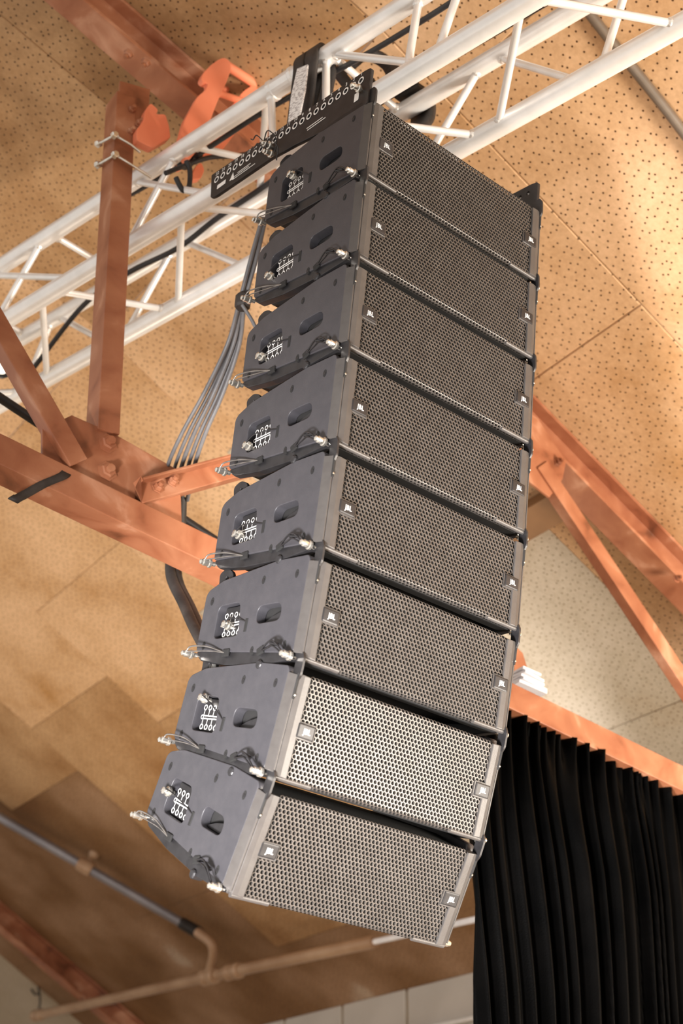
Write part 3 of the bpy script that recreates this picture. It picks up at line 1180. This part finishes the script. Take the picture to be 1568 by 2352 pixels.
m.ball(hc + V((-.03, 0, -.05)), .036, 12, 8)
m.build('hook_body', M['blackmetal'], hk)
m = MB()
m.tube(smooth_path([onY(x, y, Y0 - .16) for x, y in ((380, 398), (420, 382), (480, 362), (540, 358), (575, 352))], 6), .010, 8)
m.build('chain_guide', M['blackmetal'], hk)
m = MB()
m.tube(smooth_path([onY(x, y, Y0 - .2) for x, y in ((404, 408), (412, 425), (422, 438), (434, 428), (436, 392), (428, 370))], 6), .010, 8)
m.build('hook_tip', M['blackmetal'], hk)
rebase(hk, hc)

# thin tie rods round the post
for k, (pp, lb) in enumerate(((((227, 330), (264, 310), (300, 332), (322, 350)), 'upper bright steel tie rod round the rust red post'),
                              (((226, 378), (265, 355), (310, 384), (347, 408)), 'lower bright steel tie rod round the rust red post'))):
    tr = empty('tie_rod', lb, 'rod')
    pts = [onY(x, y, Y0 - .085) for x, y in pp]
    pts[0] = onY(*pp[0], Y0 + .03)
    m = MB()
    m.tube(pts, .0055, 8)
    m.build('rod', M['chrome'], tr)
    for q, ax in ((pts[0], pts[1] - pts[0]), (pts[1], V((0, -1, 0)))):
        m = MB()
        m.lathe(q - ax.normalized() * .012, ax, [(.013, 0), (.015, .003), (.015, .017), (.011, .022)], 6)
        m.build('nut', M['chrome'], tr)
    rebase(tr, pts[1])

# ================================================================== cables behind the array
CABLE_WORDS = ['middle', 'second from right', 'second from left', 'rightmost', 'leftmost']
fan = [(0, 0), (7, 2), (-6, 3), (13, -2), (-12, -3)]
for k in range(5):
    dx, dy = fan[k]
    low = [(0, 0), (8, 4), (-9, -6), (16, 9), (-20, -12)][k]
    pts = [(606 + dx * .3, 500), (583 + dx * .5, 590), (556 + dx * .5, 692), (536 + dx * .8 + low[0] * .2, 790), (492 + dx + low[0] * .5, 900), (446 + dx + low[0] * .8, 995), (416 + dx + low[0], 1075), (404 + dx + low[0] * .8, 1150)]
    cable('speaker_cable', [onY(x, y, 0.62 + 0.118 * j + dy * .004) for j, (x, y) in enumerate(pts)], .0075 - .0006 * (k % 3), 'grey_cable',
          CABLE_WORDS[k] + ' grey speaker cable of the five fanning out above the steel strut', 'cable', 'grey cables behind the speaker stack')
cable('speaker_cable', [onY(x, y, .8) for x, y in ((556, 700), (578, 735), (590, 760), (600, 780))], .006, 'grey_cable', 'short grey cable branching from the bundle below the tape wrap')
m = MB()
p = onY(556, 692, .82)
m.lathe(p - V((0, 0, .028)), (0.1, 0, 1), [(.02, 0), (.026, .008), (.027, .045), (.02, .055)], 12)
tag(m.build('tape_wrap', M['strap']), 'black tape wrap binding the grey cable bundle', 'tape')
m = MB()
for dx in (-.012, .008):
    pts = [onY(x, y, yv) + V((dx, 0, 0)) for x, y, yv in ((412, 1140, 1.45), (408, 1230, 1.50), (400, 1320, 1.46), (432, 1395, 1.35), (462, 1460, 1.2), (520, 1560, 1.0))]
    m.tube(smooth_path(pts, 8), .020, 8)
tag(m.build('cable_loom', M['strap']), 'thick black wrapped cable loom emerging under the bottom chord', 'cable')
m = MB()
strap_loop(m, [onY(x, y, yv) for x, y, yv in ((156, 1076, 1.30), (146, 1092, 1.272), (100, 1112, 1.272), (62, 1133, 1.272), (30, 1150, 1.276), (42, 1142, 1.37))], (1, 0, -.2), .034, .004)
tag(m.build('strap_band', M['strap']), 'black strap tied round the bottom chord at left', 'strap')

# ceiling conduits
OFFR = .03
cable('conduit', [on(x, y, NR, DR - OFFR) for x, y in ((1010, -420), (1345, 20), (1440, 140), (1520, 240), (1600, 345), (1900, 740), (2100, 1000))], .019, 'conduit', 'grey conduit across the perforated ceiling at the upper right', 'conduit', None, 14)
cable('conduit', [onY(x, y, Y0 + .25) for x, y in ((-20, 900), (40, 940), (300, 1112), (480, 1232), (560, 1284))], .017, 'blackmetal', 'dark conduit running behind the gusset plate of the steel truss', 'conduit', None, 12)

# small stage lamp at the left edge, hung from the truss
lamp = empty('stage_lamp', 'small black stage lamp with pale lens at the left edge behind the truss', 'lamp')
lc = on_truss(4, 842, 0.08)
ax = (CAM - lc).normalized()
m = MB()
m.lathe(lc - ax * .12, ax, [(.02, -.02), (.045, 0), (.048, .05), (.052, .12), (.046, .125), (.042, .118)], 18)
m.build('lamp_housing', M['blackmetal'], lamp)
m = MB()
m.lathe(lc - ax * .012, ax, [(.034, 0), (.032, .012), (.018, .02)], 18)
m.build('lamp_lens', M['lens'], lamp)
m = MB()
m.tube([lc - ax * .06 + V((0, 0, .04)), lc - ax * .06 + V((0, 0, .16))], .008, 8)
m.build('lamp_yoke', M['blackmetal'], lamp)
rebase(lamp, lc)

# folded paper and a rusty bracket lying on the bottom chord
m = MB()
for j, (zz, ww) in enumerate(((0, .13), (.014, .125), (.028, .11), (.046, .10), (.064, .085))):
    c = onY(1196, 1592, Y0 + .06) + V((0, 0, zz))
    m.box(c, ww, .16, .010, Matrix.Rotation(R(8 * (j % 2) - 4), 3, 'Z') @ Matrix.Rotation(R(10.9), 3, 'Y'))
tag(m.build('folded_sheets', M['paper']), 'stack of folded white sheets lying on the bottom chord beside the speakers', 'paper')
m = MB()
m.prism([onY(x, y, Y0 + .10) for x, y in ((1180, 1480), (1200, 1500), (1214, 1545), (1220, 1580), (1170, 1570))], (0, .02, 0))
tag(m.build('bracket_plate', M['rust']), 'rough copper coloured bracket plate behind the white folded sheets', 'bracket')


# ================================================================== curtain
def curtain():
    random.seed(21)
    x0, x1 = 0.975, 3.45
    nx, nz = 620, 46
    zb = -3.15
    ph = []
    x = 0.0
    # irregular pleat widths
    knots = [0.0]
    while knots[-1] < x1 - x0 + .3:
        knots.append(knots[-1] + random.choice((.035, .045, .06, .075, .1)))
    amp = [random.uniform(.45, 1.0) for _ in knots]
    drift = [random.uniform(-.025, .025) for _ in knots]

    def top(xw):
        return -0.373 - 0.192 * (xw + 2.1) - 0.105

    def wave(s):
        for j in range(len(knots) - 1):
            if knots[j] <= s < knots[j + 1]:
                t = (s - knots[j]) / (knots[j + 1] - knots[j])
                return amp[j] * math.sin(math.pi * t) ** 1.5, amp[j] * math.sin(3.3 * math.pi * t + j)
        return 0, 0
    vs, fs = [], []
    for i in range(nx + 1):
        s = (x1 - x0) * i / nx
        xw = x0 + s
        zt = top(xw) + .012
        for k in range(nz + 1):
            t = k / nz
            z = zt + (zb - zt) * t ** 1.25
            dep = zt - z
            sh = .020 * math.sin(dep * 2.1 + s * 1.7) + .035 * dep * .3
            a, f = wave(min(max(s + .018 * math.sin(dep * 3.0 + s * 5) * min(dep * 2, 1), 0), x1 - x0))
            g = math.exp(-dep / .12)
            y = 1.30 + .035 - .075 * a * (0.65 + .35 * min(1, dep / .5)) - g * .034 * f * 1.3
            if k == 0:
                y = 1.33 - .02 * a
            vs.append((xw + sh * min(1, dep), y, z))
    for i in range(nx):
        for k in range(nz):
            a = i * (nz + 1) + k
            fs.append((a, a + 1, a + nz + 2, a + nz + 1))
    m = MB()
    m.add(vs, fs, True)
    o = m.build('stage_curtain', M['velour'])
    md = o.modifiers.new('thick', 'SOLIDIFY')
    md.thickness = .004
    return tag(o, 'black pleated stage curtain hanging from the rust red bottom chord', 'curtain')


curtain()

# ================================================================== far pipes under the ceiling
pp = empty('sprinkler_pipe', 'long iron sprinkler pipe with fittings crossing the bottom of the view', 'pipe')
XP = 3.15
pts = [onX(x, y, XP) for x, y in ((88, 2332), (480, 2243), (860, 2163), (1090, 2112), (1250, 2076))]
m = MB()
m.tube([pts[0], pts[1], pts[2]], .040, 14)
m.build('pipe_run', M['ironpipe'], pp)
m = MB()
m.tube([pts[2], pts[3], pts[4]], .018, 14)
m.build('pipe_run', M['paper'], pp, 'thin pale length of the pipe')  # pale colour stands in for light falling on this length
for q, r_ in ((pts[1], .062), (onX(535, 2232, XP), .058), (pts[0], .052)):
    dv = (pts[2] - pts[1]).normalized()
    m = MB()
    m.lathe(q - dv * .10, dv, [(r_ * .85, 0), (r_, .02), (r_, .07), (r_ * .8, .09), (r_ * .8, .13), (r_, .15), (r_, .19), (r_ * .85, .21)], 14)
    m.build('pipe_fitting', M['ironpipe'], pp)
m = MB()
bend = [on(452, 2140, NR, DR - .16), on(484, 2165, NR, DR - .20), on(490, 2195, NR, DR - .25), pts[1] + V((0, 0, .02))]
m.tube(smooth_path(bend, 6), .036, 12)
m.build('pipe_elbow', M['ironpipe'], pp)
rebase(pp, pts[1])

bp = empty('branch_pipe', 'blue grey branch pipe with a bracket, below the ceiling at lower left', 'pipe')
b0, b1 = on(-60, 1843, NR, DR - .12), on(462, 2146, NR, DR - .14)
m = MB()
m.tube([b0, b1], .034, 14)
m.build('pipe_run', M['bluepipe'], bp)
m = MB()
q = on(196, 1990, NR, DR - .125)
dv = (b1 - b0).normalized()
m.lathe(q - dv * .06, dv, [(.05, 0), (.055, .02), (.055, .10), (.05, .12)], 12)
m.tube([q, q + NR * .13], .022, 10)
m.ball(q + NR * .12, .045, 10, 6)
m.build('pipe_bracket', M['ironpipe'], bp)
m = MB()
q = on(445, 2136, NR, DR - .138)
m.lathe(q - dv * .12, dv, [(.036, 0), (.044, .02), (.046, .16), (.038, .18)], 12)
m.build('pipe_fitting', M['blackmetal'], bp)
rebase(bp, b0)

wr = empty('hanger_wire', 'thin dark hanger wire with a hook at the lower left corner', 'wire')
m = MB()
m.tube(smooth_path([onX(x, y, XP) for x, y in ((92, 2190), (90, 2232), (88, 2262), (92, 2300), (86, 2332))], 6), .009, 8)
m.build('wire', M['blackmetal'], wr)
m = MB()
m.tube(smooth_path([onX(x, y, XP) for x, y in ((92, 2256), (78, 2254), (72, 2270), (80, 2284), (90, 2282))], 6), .009, 8)
m.build('hook', M['blackmetal'], wr)
rebase(wr, onX(90, 2260, XP))
